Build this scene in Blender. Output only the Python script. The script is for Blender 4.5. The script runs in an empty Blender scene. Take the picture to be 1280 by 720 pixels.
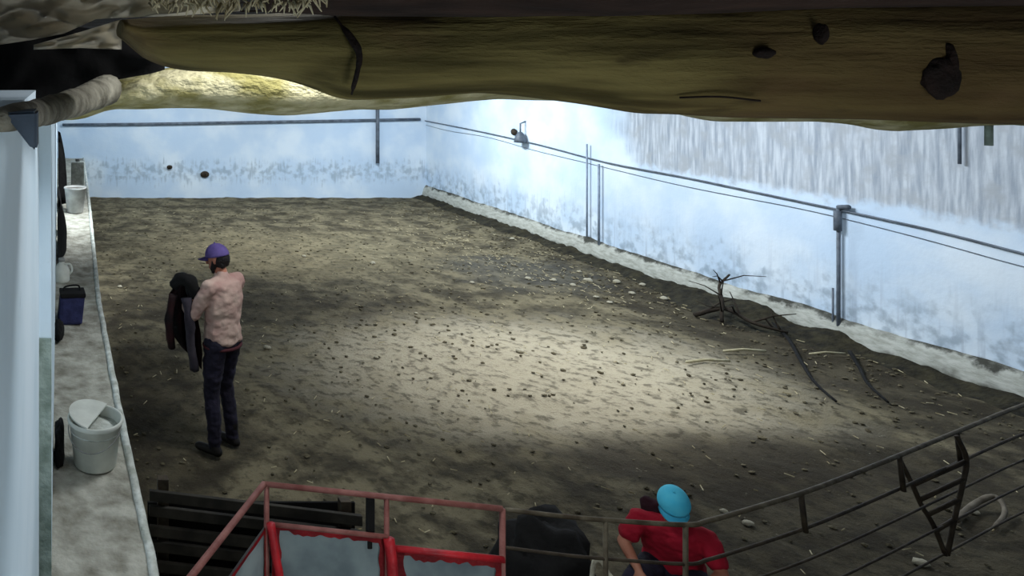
import bpy, bmesh, math, random
from mathutils import Vector, Matrix, noise, Euler

# ------------------------------------------------------------------ camera
F = 900.0                      # focal length in pixels of the 1280 px wide frame
PX, PY = 83.0, 80.0            # vanishing point of the barn's length
H = 3.23                       # camera height
sc = bpy.context.scene
C = sc.collection
cd = bpy.data.cameras.new('camera'); cam = bpy.data.objects.new('camera', cd); C.objects.link(cam)
cam.location = (0, 0, H); cam.rotation_euler = (math.pi/2, 0, 0)
cd.sensor_width = 36; cd.lens = F/1280*36
cd.shift_x = (640-PX)/1280; cd.shift_y = -(360-PY)/1280
cd.clip_start = .05; cd.clip_end = 100
sc.camera = cam

# ------------------------------------------------------------------ light
sc.view_settings.view_transform = 'Standard'; sc.view_settings.look = 'None'
sc.view_settings.exposure = 0.0; sc.view_settings.gamma = 1.0
sc.view_settings.use_curve_mapping = False
w = bpy.data.worlds.new('world'); sc.world = w; w.use_nodes = True
w.node_tree.nodes['Background'].inputs[0].default_value = (.72, .86, 1, 1)
w.node_tree.nodes['Background'].inputs[1].default_value = .22

def area(name, loc, target, size, power, col, sizey=None, spread=180):
    l = bpy.data.lights.new(name, 'AREA'); l.energy = power; l.color = col
    l.shape = 'RECTANGLE'; l.size = size; l.size_y = sizey or size; l.spread = math.radians(spread)
    o = bpy.data.objects.new(name, l); C.objects.link(o); o.location = loc
    o.rotation_euler = (Vector(target)-Vector(loc)).to_track_quat('-Z', 'Y').to_euler()
    return o
def spot(name, loc, target, power, col, ang, blend=1, size=.3):
    l = bpy.data.lights.new(name, 'SPOT'); l.energy = power; l.color = col
    l.spot_size = math.radians(ang); l.spot_blend = blend; l.shadow_soft_size = size
    o = bpy.data.objects.new(name, l); C.objects.link(o); o.location = loc
    o.rotation_euler = (Vector(target)-Vector(loc)).to_track_quat('-Z', 'Y').to_euler()
    return o
area('ceiling_lamp_far', (5.9, 13.6, 3.6), (7.4, 13.6, 0), 1.6, 235, (.86, .94, 1), .3)
area('ceiling_lamp_back', (2.4, 14.4, 3.6), (2.2, 15.6, 0), 1.6, 120, (.84, .93, 1), .3)
area('ceiling_lamp_mid', (5.6, 8.8, 3.6), (7.4, 8.8, 0), 1.6, 185, (.86, .93, 1), .3)
area('ceiling_lamp_right', (7.0, 5.4, 3.6), (8.4, 6.2, 0), 1.2, 30, (.84, .92, 1), .3)
area('fill_near', (1.2, 2.5, 3.68), (1.0, 3.4, 0), 1.1, 26, (.94, .97, 1), .2)  # unseen lamp added to light the second log and the near things
area('fill_ledge', (1.5, 10.2, 3.62), (-.1, 10.4, .95), .9, 46, (.9, .96, 1), .25, 80)  # unseen lamp added to brighten the far ledge
spot('floor_spot', (5.2, 7.1, 3.6), (4.9, 7.5, 0), 240, (1, .95, .86), 76)
spot('floor_spot_far', (3.2, 11.9, 3.6), (3.1, 12.6, 0), 170, (1, .95, .86), 72)
area('fill_front', (1.3, -.42, 1.5), (.6, 4, 1.9), 1.4, 40, (.92, .97, 1), 1.6)  # unseen fill added behind the camera to light the near end
area('fill_left', (2.3, 5.2, 3.62), (.5, 5.0, 0), .9, 32, (.92, .97, 1), .25, 130)  # unseen lamp added to lift the near ledge and the standing man

# ------------------------------------------------------------------ helpers
R = random.Random(7)
def W(px, py, D):
    return Vector(((px-PX)*D/F, D, H-(py-PY)*D/F))
def nz(v, s=1.0): return noise.noise(Vector(v)*s)

def lin(c):
    return tuple(((x/255)/12.92 if x/255 <= .04045 else ((x/255+.055)/1.055)**2.4) for x in c) + (1,)

def mat(name, base, dark=None, scale=6, rough=.85, bump=.15, bscale=None, stretch=(1,1,1), metal=0, lo=.35, hi=.7, detail=6, spec=.3):
    m = bpy.data.materials.new(name); m.use_nodes = True
    nt = m.node_tree; N = nt.nodes; L = nt.links
    b = N['Principled BSDF']; b.inputs['Roughness'].default_value = rough
    b.inputs['Metallic'].default_value = metal
    b.inputs['Specular IOR Level'].default_value = spec
    tc = N.new('ShaderNodeTexCoord'); mp = N.new('ShaderNodeMapping'); mp.inputs['Scale'].default_value = stretch
    L.new(tc.outputs['Object'], mp.inputs[0])
    n = N.new('ShaderNodeTexNoise'); n.inputs['Scale'].default_value = scale; n.inputs['Detail'].default_value = detail
    L.new(mp.outputs[0], n.inputs[0])
    r = N.new('ShaderNodeValToRGB'); r.color_ramp.elements[0].position = lo; r.color_ramp.elements[1].position = hi
    r.color_ramp.elements[0].color = lin(dark or base); r.color_ramp.elements[1].color = lin(base)
    L.new(n.outputs[0], r.inputs[0]); L.new(r.outputs[0], b.inputs['Base Color'])
    if bump:
        n2 = N.new('ShaderNodeTexNoise'); n2.inputs['Scale'].default_value = bscale or scale*3; n2.inputs['Detail'].default_value = 5
        L.new(mp.outputs[0], n2.inputs[0])
        bp = N.new('ShaderNodeBump'); bp.inputs['Strength'].default_value = bump; bp.inputs['Distance'].default_value = .03
        L.new(n2.outputs[0], bp.inputs['Height']); L.new(bp.outputs[0], b.inputs['Normal'])
    return m

class G:
    """node graph shorthand"""
    def __init__(s, name, rough=.9):
        s.m = bpy.data.materials.new(name); s.m.use_nodes = True
        s.nt = s.m.node_tree; s.N = s.nt.nodes; s.L = s.nt.links
        s.b = s.N['Principled BSDF']; s.b.inputs['Roughness'].default_value = rough
        s.b.inputs['Specular IOR Level'].default_value = .2
        s.tc = s.N.new('ShaderNodeTexCoord')
        sp = s.N.new('ShaderNodeSeparateXYZ'); s.L.new(s.tc.outputs['Object'], sp.inputs[0])
        s.x, s.y, s.z = sp.outputs
    def put(s, sock, v):
        if hasattr(v, 'is_linked'): s.L.new(v, sock)
        else: sock.default_value = v
    def noise(s, scale, detail=5, stretch=(1,1,1), rough=.5):
        mp = s.N.new('ShaderNodeMapping'); mp.inputs['Scale'].default_value = stretch
        s.L.new(s.tc.outputs['Object'], mp.inputs[0])
        n = s.N.new('ShaderNodeTexNoise'); n.inputs['Scale'].default_value = scale; n.inputs['Detail'].default_value = detail
        n.inputs['Roughness'].default_value = rough
        s.L.new(mp.outputs[0], n.inputs[0]); return n.outputs[0]
    def math(s, op, a, b=0.0, c=0.0):
        n = s.N.new('ShaderNodeMath'); n.operation = op
        s.put(n.inputs[0], a); s.put(n.inputs[1], b); s.put(n.inputs[2], c); return n.outputs[0]
    def ramp(s, v, lo, hi, a=0.0, b=1.0):
        n = s.N.new('ShaderNodeMapRange'); n.interpolation_type = 'SMOOTHSTEP'
        s.put(n.inputs[0], v); n.inputs[1].default_value = lo; n.inputs[2].default_value = hi
        n.inputs[3].default_value = a; n.inputs[4].default_value = b; return n.outputs[0]
    def mix(s, f, a, b):
        n = s.N.new('ShaderNodeMix'); n.data_type = 'RGBA'
        s.put(n.inputs[0], f); s.put(n.inputs[6], lin(a) if isinstance(a, tuple) and len(a) == 3 else a)
        s.put(n.inputs[7], lin(b) if isinstance(b, tuple) and len(b) == 3 else b); return n.outputs[2]
    def blob(s, cx, cy, rx, ry, wob, amt=.5):
        a = s.math('POWER', s.math('DIVIDE', s.math('SUBTRACT', s.x, cx), rx), 2)
        a.node.inputs[1].default_value = 2
        dx = s.math('DIVIDE', s.math('SUBTRACT', s.x, cx), rx); dy = s.math('DIVIDE', s.math('SUBTRACT', s.y, cy), ry)
        d = s.math('SQRT', s.math('ADD', s.math('MULTIPLY', dx, dx), s.math('MULTIPLY', dy, dy)))
        d = s.math('ADD', d, s.math('MULTIPLY', s.math('SUBTRACT', wob, .5), amt*2))
        return s.ramp(d, 1.25, .45)
    def done(s, col, h=None, strength=.3, dist=.03):
        s.L.new(col, s.b.inputs['Base Color'])
        if h is not None:
            bp = s.N.new('ShaderNodeBump'); bp.inputs['Strength'].default_value = strength; bp.inputs['Distance'].default_value = dist
            s.L.new(h, bp.inputs['Height']); s.L.new(bp.outputs[0], s.b.inputs['Normal'])
        return s.m

def link(name, me, m=None, parent=None, smooth=False):
    o = bpy.data.objects.new(name, me); C.objects.link(o)
    if m: me.materials.append(m)
    if smooth:
        for p in me.polygons: p.use_smooth = True
    if parent: o.parent = parent
    return o
def obj(name, bm, m=None, parent=None, smooth=False):
    bmesh.ops.recalc_face_normals(bm, faces=bm.faces)
    me = bpy.data.meshes.new(name); bm.to_mesh(me); bm.free()
    return link(name, me, m, parent, smooth)
def tag(o, label, cat, group=None, kind=None):
    o['label'] = label; o['category'] = cat
    if group: o['group'] = group
    if kind: o['kind'] = kind
    return o
def struct(o): o['kind'] = 'structure'; return o
def empty(name, loc, rz=0):
    o = bpy.data.objects.new(name, None); C.objects.link(o); o.location = loc; o.rotation_euler = (0, 0, rz); return o
def ground_anchor(o):
    """move a single mesh's origin to the middle of its base"""
    me = o.data; lo = Vector((min(v.co[i] for v in me.vertices) for i in range(3)))
    hi = Vector((max(v.co[i] for v in me.vertices) for i in range(3)))
    c = Vector(((lo.x+hi.x)/2, (lo.y+hi.y)/2, lo.z)); me.transform(Matrix.Translation(-c)); o.location = o.location + c
    return o

def box(bm, lo, hi, bev=0):
    M = Matrix.Translation((Vector(lo)+Vector(hi))/2) @ Matrix.Diagonal([*(Vector(hi)-Vector(lo)), 1])
    r = bmesh.ops.create_cube(bm, size=1, matrix=M)
    if bev:
        es = {e for v in r['verts'] for e in v.link_edges}
        bmesh.ops.bevel(bm, geom=list(es), offset=bev, segments=2, affect='EDGES', profile=.6)
def frame_of(d):
    d = d.normalized(); up = Vector((0, 0, 1)) if abs(d.z) < .95 else Vector((0, 1, 0))
    a = d.cross(up).normalized(); return a, a.cross(d).normalized()
def tube(bm, pts, r, seg=10, wob=0, cap=True, flat=1):
    pts = [Vector(p) for p in pts]; rs = r if isinstance(r, (list, tuple)) else [r]*len(pts)
    rings = []; pa = None
    for i, p in enumerate(pts):
        d = (pts[min(i+1, len(pts)-1)]-pts[max(i-1, 0)])
        if pa is None: a, b = frame_of(d)
        else:
            a = (pa - d.normalized()*pa.dot(d.normalized())).normalized(); b = a.cross(d.normalized()).normalized()
        pa = a; ring = []
        for k in range(seg):
            t = 2*math.pi*k/seg; q = rs[i]*(1+(wob*nz((p+a*math.cos(t)*.1+b*math.sin(t)*.1), 9) if wob else 0))
            ring.append(bm.verts.new(p+a*math.cos(t)*q*flat+b*math.sin(t)*q))
        rings.append(ring)
    for i in range(len(rings)-1):
        for k in range(seg):
            bm.faces.new((rings[i][k], rings[i][(k+1) % seg], rings[i+1][(k+1) % seg], rings[i+1][k]))
    if cap: bm.faces.new(rings[0]); bm.faces.new(rings[-1][::-1])
def lathe(bm, prof, seg=32, M=Matrix(), closed=False):
    rings = []
    for r, z in prof:
        rings.append([bm.verts.new(M @ Vector((r*math.cos(2*math.pi*k/seg), r*math.sin(2*math.pi*k/seg), z))) for k in range(seg)])
    for i in range(len(rings)-1):
        for k in range(seg):
            bm.faces.new((rings[i][k], rings[i][(k+1) % seg], rings[i+1][(k+1) % seg], rings[i+1][k]))
    bm.faces.new(rings[0]); bm.faces.new(rings[-1])
def smooth_path(pts, n=8):
    """Catmull-Rom"""
    P = [Vector(p) for p in pts]; P = [P[0]*2-P[1]] + P + [P[-1]*2-P[-2]]; out = []
    for i in range(1, len(P)-2):
        for k in range(n):
            t = k/n; a, b, c, d = P[i-1:i+3]
            out.append(.5*((2*b)+(c-a)*t+(2*a-5*b+4*c-d)*t*t+(3*b-a-3*c+d)*t**3))
    out.append(P[-2]); return out
def interp(xs, v):
    if v <= xs[0][0]: return xs[0][1]
    for (a, fa), (b, fb) in zip(xs, xs[1:]):
        if v <= b: return fa+(fb-fa)*(v-a)/(b-a)
    return xs[-1][1]
def sheet(bm, nu, nv, f, thick=None):
    vs = [[bm.verts.new(f(i/nu, j/nv)) for j in range(nv+1)] for i in range(nu+1)]
    for i in range(nu):
        for j in range(nv): bm.faces.new((vs[i][j], vs[i+1][j], vs[i+1][j+1], vs[i][j+1]))
    if thick: bmesh.ops.solidify(bm, geom=list(bm.faces), thickness=thick)
def ell(bm, c, r, rot=None, sub=2):
    M = Matrix.Translation(Vector(c)) @ (rot.to_matrix().to_4x4() if rot else Matrix()) @ Matrix.Diagonal([*(r if isinstance(r, (tuple, list)) else (r, r, r)), 1])
    return bmesh.ops.create_icosphere(bm, subdivisions=sub, radius=1, matrix=M)['verts']
def hull(bm, *es):
    t = bmesh.new()
    for e in es: ell(t, e[0], e[1], e[2] if len(e) > 2 else None)
    r = bmesh.ops.convex_hull(t, input=t.verts)
    bad = [v for v in t.verts if not v.link_faces]
    inner = list({g for g in r['geom_interior'] if isinstance(g, bmesh.types.BMVert)} | set(bad))
    bmesh.ops.delete(t, geom=inner, context='VERTS')
    me = bpy.data.meshes.new('tmp'); t.to_mesh(me); t.free(); bm.from_mesh(me); bpy.data.meshes.remove(me)
def chain(bm, pts, rs):
    for i in range(len(pts)-1): hull(bm, (pts[i], rs[i]), (pts[i+1], rs[i+1]))
def remeshed(name, bm, m, parent, vox=.01, smooth=4, wr=0, ws=9):
    me = bpy.data.meshes.new(name); bm.to_mesh(me); bm.free()
    o = bpy.data.objects.new(name, me); C.objects.link(o)
    md = o.modifiers.new('r', 'REMESH'); md.mode = 'VOXEL'; md.voxel_size = vox
    if smooth:
        s = o.modifiers.new('s', 'SMOOTH'); s.iterations = smooth; s.factor = .5
    dg = bpy.context.evaluated_depsgraph_get(); ev = o.evaluated_get(dg)
    me2 = bpy.data.meshes.new_from_object(ev); o.modifiers.clear(); o.data = me2
    bpy.data.meshes.remove(me); me2.name = name; me2.materials.clear(); me2.materials.append(m)
    if wr:
        ns = [v.normal.copy() for v in me2.vertices]
        for v, n in zip(me2.vertices, ns):
            q = Vector((v.co.x*ws, v.co.y*ws, v.co.z*ws*1.6)); v.co += n*wr*(noise.noise(q)+.5*noise.noise(q*2.3))
    for p in me2.polygons: p.use_smooth = True
    o.parent = parent; return o

# ------------------------------------------------------------------ materials
def wall_mat(name, right):
    g = G(name, .75)
    n1 = g.noise(1.3, 6); n2 = g.noise(7, 6); st = g.noise(3.0, 6, (6, 6, .35)); fine = g.noise(30, 4)
    paint = g.mix(g.ramp(n1, .35, .7), (196, 216, 236), (222, 234, 244))
    # grey rising damp and mould smudges low on the wall
    zz = g.math('ADD', g.z, g.math('MULTIPLY', g.math('SUBTRACT', st, .5), .9))
    if right:
        low = g.math('MULTIPLY', g.ramp(zz, 1.0, .35), g.ramp(n2, .42, .66))
        paint = g.mix(g.math('MULTIPLY', low, .6), paint, (120, 138, 152))
        streak = g.math('MULTIPLY', g.ramp(st, .52, .72), g.ramp(zz, 1.4, .4))
        paint = g.mix(g.math('MULTIPLY', streak, .35), paint, (128, 140, 156))
        # raw unpainted render above the pipe, weathered in vertical runs, near half only
        raw = g.mix(g.ramp(g.noise(4.5, 6, (5, 5, .5)), .3, .72), (150, 160, 172), (200, 208, 216))
        raw = g.mix(g.ramp(g.noise(5, 8), .45, .75), raw, (168, 174, 180))
        m1 = g.ramp(g.math('ADD', g.z, g.math('MULTIPLY', g.math('SUBTRACT', n2, .5), .3)), 1.6, 1.74)
        m2 = g.ramp(g.math('ADD', g.y, g.math('MULTIPLY', g.math('SUBTRACT', n1, .5), 1.6)), 11.6, 10.9)
        col = g.mix(g.math('MULTIPLY', m1, m2), paint, raw)
    else:
        band = g.math('MULTIPLY', g.ramp(g.math('ABSOLUTE', g.math('SUBTRACT', zz, .62)), .34, .05), g.ramp(n2, .4, .62))
        col = g.mix(g.math('MULTIPLY', band, .5), paint, (120, 138, 150))
    return g.done(col, g.math('ADD', g.math('MULTIPLY', fine, .3), n2), .25, .02)
M_wr = wall_mat('limewash_right', True)
M_wb = wall_mat('limewash_back', False)
g = G('limewash_left', .6)
c_ = g.mix(g.ramp(g.noise(2, 6), .3, .7), (204, 224, 236), (220, 236, 246))
c_ = g.mix(g.math('MULTIPLY', g.ramp(g.noise(9, 6), .66, .8), .35), c_, (120, 140, 150))
M_wl = g.done(c_, g.noise(14, 6), .15, .01)
g = G('plinth_render', .9)
n = g.noise(16, 8, (1, .5, 1.6), .65); c_ = g.mix(g.ramp(n, .3, .7), (150, 152, 142), (186, 188, 180))
edge = g.ramp(g.math('ADD', g.z, g.math('MULTIPLY', g.math('SUBTRACT', g.noise(3.5, 8, (1, 1, 1), .65), .5), .34)), .235, .29)
c_ = g.mix(g.math('MULTIPLY', edge, g.ramp(g.noise(2.2, 7, (1, 1, 1), .65), .32, .5, .3, .95)), c_, (56, 56, 50))
low = g.ramp(g.math('ADD', g.z, g.math('MULTIPLY', g.math('SUBTRACT', g.noise(5, 7), .5), .35)), .1, -.01)
c_ = g.mix(g.math('MULTIPLY', low, .85), c_, (52, 50, 40))
M_pl = g.done(c_, n, .4, .03)

g = G('dirt_floor', .95)
big = g.noise(.55, 6); mid = g.noise(2.3, 8, (1, 1, 1), .6); fin = g.noise(9, 9, (1, 1, 1), .65); grit = g.noise(38, 6, (1, 1, 1), .7)
base = g.mix(g.ramp(mid, .36, .64), (70, 64, 50), (126, 117, 93))
pool = g.blob(4.9, 7.6, 2.6, 1.7, mid, .5)  # bright pool of light mixed into the dirt colour
base = g.mix(g.math('MULTIPLY', pool, .85), base, (184, 175, 152))
pool2 = g.blob(3.6, 12.4, 2.6, 1.6, mid, .5)  # farther light pool, also put into the colour
base = g.mix(g.math('MULTIPLY', pool2, .4), base, (150, 140, 111))
wet1 = g.blob(1.9, 9.7, 2.8, .9, mid, .55); wet2 = g.blob(5.6, 5.85, 2.4, .5, mid, .5); wet3 = g.blob(.8, 6.6, .6, 3.0, mid, .4)
wet4 = g.blob(8.2, 8.4, .9, 3.6, mid, .5)
dim6 = g.blob(6.2, 4.9, 3.2, 1.3, mid, .45)  # foreground darkening put into the colour to offset the front light
wet5 = g.blob(7.1, 11.2, 1.2, 1.1, mid, .6)
for wv, a in ((wet1, .6), (wet2, .72), (wet3, .6), (wet4, .7), (dim6, .62)):
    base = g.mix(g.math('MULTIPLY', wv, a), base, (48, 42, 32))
base = g.mix(g.math('MULTIPLY', wet5, .55), base, (84, 84, 80))
base = g.mix(g.math('MULTIPLY', g.ramp(fin, .48, .64), .62), base, (44, 40, 28))
base = g.mix(g.math('MULTIPLY', g.ramp(grit, .56, .74), .45), base, (36, 33, 24))
base = g.mix(g.math('MULTIPLY', g.ramp(g.noise(24, 7, (1, 1, 1), .7), .63, .74), .4), base, (196, 190, 168))
hgt = g.math('ADD', g.math('MULTIPLY', fin, 1.0), g.math('MULTIPLY', grit, .5))
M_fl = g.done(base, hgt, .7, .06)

g = G('old_log_wood', .85)
gr = g.noise(2.2, 8, (.6, 7, 9)); n = g.noise(2.4, 5, (1, 1.5, 1.5))
c_ = g.mix(g.ramp(gr, .3, .7), (68, 61, 30), (126, 114, 68))
c_ = g.mix(g.math('MULTIPLY', g.ramp(g.math('ADD', g.x, g.math('MULTIPLY', n, 1.2)), 1.6, 2.9), .7), c_, (88, 66, 40))
c_ = g.mix(g.math('MULTIPLY', g.ramp(n, .5, .68), .5), c_, (112, 90, 60))
c_ = g.mix(g.math('MULTIPLY', g.ramp(g.noise(5, 6, (.5, 2, 2)), .6, .72), .8), c_, (40, 30, 16))
M_log = g.done(c_, g.math('ADD', gr, g.math('MULTIPLY', g.noise(9, 8, (.6, 2, 2), .65), .8)), .9, .03)
M_log2 = mat('pale_yellow_log', (204, 196, 156), (146, 138, 84), 7, .85, .9, 22, (.9, 1.6, 1.6), lo=.4, hi=.6)
M_bark = mat('grey_bark', (150, 146, 130), (84, 80, 68), 12, .9, .6, 30)
M_knot = mat('dark_knot', (38, 24, 18), (20, 12, 8), 20, .9, .4)
M_roof = mat('dark_boards', (58, 42, 34), (30, 22, 18), 3, .9, .3, 12, (1, 8, 1))
M_tarp = mat('dusty_tarpaulin', (232, 226, 208), (190, 182, 164), 4, .7, .15, 12)
M_straw = mat('dry_straw', (214, 204, 170), (150, 136, 100), 20, .8, .1)
M_black = mat('black_plastic', (20, 19, 18), (11, 10, 10), 10, .95, .2)
M_conc = mat('trough_concrete', (186, 184, 172), (124, 121, 108), 9, .9, .5, 40, lo=.3, hi=.68)
M_lip = mat('whitewashed_lip', (220, 224, 218), (170, 174, 164), 14, .8, .4, 40)
M_steel = mat('weathered_steel', (112, 104, 86), (66, 56, 42), 12, .6, .2, 40, metal=.2)
M_dsteel = mat('dark_rusty_steel', (76, 66, 52), (44, 36, 28), 12, .7, .2, 40, metal=.2)
M_pipe2 = mat('faded_pipe', (158, 172, 190), (120, 134, 152), 8, .6, .1)
M_pipe = mat('grey_pipe', (112, 122, 134), (76, 84, 94), 8, .5, .1)
M_red = mat('red_paint', (190, 34, 42), (128, 22, 30), 9, .5, .2, 40)
M_pinkrail = mat('faded_red_paint', (136, 90, 82), (104, 56, 50), 14, .6, .2, 40)
g = G('red_worn_sheet', .6)
c_ = g.mix(g.ramp(g.noise(5, 6), .35, .65), (122, 134, 138), (158, 170, 170))
M_sheet = g.done(c_, g.noise(20, 4), .1, .01)
M_skin = mat('skin', (178, 122, 98), (156, 98, 76), 8, .6, .05)
M_shirt1 = mat('pinkish_beige_cotton', (190, 166, 152), (166, 130, 122), 5, .95, .2, 30)
M_jean = mat('dark_navy_denim', (40, 37, 54), (25, 22, 34), 9, .95, .2, 60)
M_boot = mat('dark_boot_leather', (30, 26, 24), (18, 15, 14), 10, .6, .1)
M_cap1 = mat('violet_cap_cloth', (104, 88, 146), (72, 58, 112), 9, .9, .1)
M_hair = mat('dark_hair', (26, 18, 18), (14, 10, 10), 30, .7, .3)
M_jack = mat('black_maroon_jacket', (46, 16, 18), (12, 9, 10), 6, .95, .2, 30)
M_lin = mat('greyish_lining', (70, 64, 72), (44, 40, 48), 8, .95, .2)
M_hood = mat('wine_dark_cloth', (50, 18, 28), (28, 12, 18), 8, .95, .2)
M_shirt2 = mat('red_jersey', (176, 24, 48), (140, 14, 34), 6, .9, .2, 30)
M_cap2 = mat('bright_cyan_cap_cloth', (104, 222, 250), (74, 204, 242), 9, .8, .1)
M_white = mat('white_plastic', (232, 234, 224), (206, 208, 198), 8, .5, .05)
M_greyp = mat('grey_plastic', (168, 168, 164), (138, 138, 134), 8, .6, .1)
M_navy = mat('navy_cloth', (48, 52, 92), (34, 36, 70), 12, .8, .2)
M_rope = mat('pale_rope', (214, 208, 190), (170, 162, 140), 40, .9, .3)
M_stone = mat('pale_stone', (198, 192, 172), (150, 144, 124), 10, .9, .4)
M_twig = mat('dark_branch', (54, 46, 36), (34, 28, 22), 10, .9, .3)
M_lath = mat('pale_lath', (190, 182, 152), (150, 142, 112), 10, .9, .3)
M_clod = mat('dung_clod', (108, 100, 78), (72, 66, 50), 20, .95, .5)
M_strip = mat('greenish_edge', (176, 190, 182), (112, 128, 116), 10, .8, .4)

# ------------------------------------------------------------------ room shell
def fz(x, y):
    return .03*nz((x*.8, y*.8, 1)) + .02*nz((x*2.7, y*2.7, 4)) + .012*nz((x*7, y*7, 2))
bm = bmesh.new()
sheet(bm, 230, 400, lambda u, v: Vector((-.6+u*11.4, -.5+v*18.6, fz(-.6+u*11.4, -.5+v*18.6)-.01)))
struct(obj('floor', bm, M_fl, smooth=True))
bm = bmesh.new(); box(bm, (-1.2, -.6, -.3), (10.9, 18.2, -.12)); struct(obj('floor', bm, M_fl))

YB = 17.45
# right wall: foot line from the photograph, slightly out of true
foot = [(-.5, 9.62), (4, 9.38), (6.85, 9.16), (8.3, 8.98), (10.2, 8.84), (12.2, 8.79), (YB+.2, 8.72)]
def wx(y): return interp(foot, y)
bm = bmesh.new(); ys = [-.5+.25*i for i in range(int((YB+.7)/.25)+1)]
for a, b in zip(ys, ys[1:]):
    xa, xb = wx(a), wx(b)
    v = [bm.verts.new(p) for p in ((xa, a, -.1), (xb, b, -.1), (xb, b, 3.8), (xa, a, 3.8), (xa+.2, a, -.1), (xb+.2, b, -.1), (xb+.2, b, 3.8), (xa+.2, a, 3.8))]
    for f in ((0,1,2,3), (4,7,6,5), (3,2,6,7), (0,4,5,1)): bm.faces.new([v[i] for i in f])
bmesh.ops.remove_doubles(bm, verts=bm.verts, dist=1e-4)
struct(obj('wall_right', bm, M_wr))
# worn plinth along its foot
bm = bmesh.new(); rows = []
for i in range(260):
    y = 2.0+(YB-2.0)*i/259; x = wx(y)
    w1 = .03*nz((y*1.5, 3, 0)) + .015*nz((y*6, 3, 0)); w2 = .03*nz((y*1.2, 9, 0)) + .02*nz((y*5, 9, 0))
    rows.append([bm.verts.new(p) for p in ((x-.12+w1*.5, y, -.06), (x-.10+w1*.6, y, .09), (x-.07+w1*.4, y, .2+w2), (x-.03, y, .27+w2), (x+.03, y, .32+w2))])
for a, b in zip(rows, rows[1:]):
    for k in range(4): bm.faces.new((a[k], b[k], b[k+1], a[k+1]))
struct(obj('baseboard_right', bm, M_pl, smooth=True))
bm = bmesh.new(); box(bm, (-.9, YB, -.1), (9.2, YB+.2, 3.8)); struct(obj('wall_back', bm, M_wb))
# wall_left: nearly touching the camera, then a thicker stretch from 3.1 m on
bm = bmesh.new(); box(bm, (-.5, -.5, -.1), (-.117, 3.1, 3.13)); struct(obj('wall_left', bm, M_wl))
bm = bmesh.new()
for lo, hi, x0, x1 in ((3.1, YB, -.066, -.215),):
    v = [bm.verts.new(p) for p in ((x0, lo, -.1), (x1, hi, -.1), (x1, hi, 3.8), (x0, lo, 3.8), (-.5, lo, -.1), (-.5, hi, -.1), (-.5, hi, 3.8), (-.5, lo, 3.8))]
    for f in ((0,1,2,3), (4,7,6,5), (3,2,6,7), (0,4,5,1), (0,3,7,4), (1,5,6,2)): bm.faces.new([v[i] for i in f])
struct(obj('wall_left', bm, M_wl))
bm = bmesh.new(); box(bm, (-.118, 3.085, -.1), (-.064, 3.1, 2.05)); struct(obj('trim_1', bm, M_strip))
bm = bmesh.new(); box(bm, (-.5, -.7, -.1), (10.2, -.5, 3.8)); struct(obj('wall_front', bm, M_wl))
# roof of boards on rafters
bm = bmesh.new()
for i in range(38):
    y = -.5+i*.48; z = 3.72+.02*nz((i*3.1, 0, 0)); box(bm, (-.6, y, z), (10.2, y+.46, z+.03), .004)
struct(obj('ceiling', bm, M_roof))

# trough ledge along the left wall
ZL = .95
def ex(y): return interp([(2.0, .43), (3.2, .417), (4.88, .37), (7.0, .335), (12.0, .40), (YB, .44)], y)
bm = bmesh.new(); rows = []
n_ = 300
for i in range(n_+1):
    y = .3+(YB-.3)*i/n_; x = ex(y)+.008*nz((y*4, 0, 5)); d = .012*nz((y*2.2, 1, 5))
    rows.append([bm.verts.new(p) for p in ((-.3, y, ZL), (-.05, y, ZL+d*.5), (.15, y, ZL-.012+d), (x-.045, y, ZL-.006+d*.6))] )
for a, b in zip(rows, rows[1:]):
    for k in range(3): bm.faces.new((a[k], b[k], b[k+1], a[k+1]))
struct(obj('trim_2', bm, M_conc, smooth=True))
bm = bmesh.new(); rows = []
for i in range(n_+1):
    y = .3+(YB-.3)*i/n_; x = ex(y)+.008*nz((y*4, 0, 5)); q = .006*nz((y*11, 1, 5))
    rows.append([bm.verts.new(p) for p in ((x-.05, y, ZL-.05), (x-.045, y, ZL+.004+q), (x-.012, y, ZL+.012+q), (x, y, ZL-.01), (x+.004+q, y, ZL-.09), (x+.02, y, -.1))])
for a, b in zip(rows, rows[1:]):
    for k in range(5): bm.faces.new((a[k], b[k], b[k+1], a[k+1]))
struct(obj('trim_3', bm, M_lip, smooth=True))

# ------------------------------------------------------------------ pipes and poles on the walls
def on_right(px, y_off=0):
    """point of the right wall seen at column px -> (x, y)"""
    D = 10.
    for _ in range(30): D = wx(D)*F/(px-PX)
    return wx(D), D
def wr_pt(px, py, off=.03):
    x, D = on_right(px); return Vector((x-off, D, H-(py-PY)*D/F))
def single(name, bm, m, label, cat, smooth=True, group=None, kind=None):
    o = obj(name, bm, m, None, smooth); ground_anchor(o); return tag(o, label, cat, group, kind)
bm = bmesh.new()
pts = [wr_pt(*p) for p in ((528, 150), (600, 164), (680, 182), (760, 203), (860, 222), (960, 243), (1060, 264), (1170, 288), (1279, 316))]
pts.append(pts[-1]+(pts[-1]-pts[-2])*1.2)
for p in pts: pass
tube(bm, smooth_path(pts, 5), .011, 8)
single('water_pipe', bm, M_pipe, 'thin grey water pipe running the length of the right wall at chest height', 'pipe')
bm = bmesh.new()
tube(bm, [Vector((wx(p.y)-.012, p.y, p.z-.11-.02*math.sin(p.y*2))) for p in smooth_path(pts, 5)], .004, 6)
single('thin_cable', bm, M_pipe, 'thin dark cable sagging just below the pipe on the right wall', 'cable')
bm = bmesh.new()
tube(bm, [Vector(((px-PX)*YB/F, YB-.045, H-(py-PY)*YB/F)) for px, py in ((78, 156), (180, 155), (300, 153), (420, 151), (524, 149))], .035, 8)
single('back_pipe', bm, M_pipe, 'grey pipe running straight along the top of the far wall', 'pipe')
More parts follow.
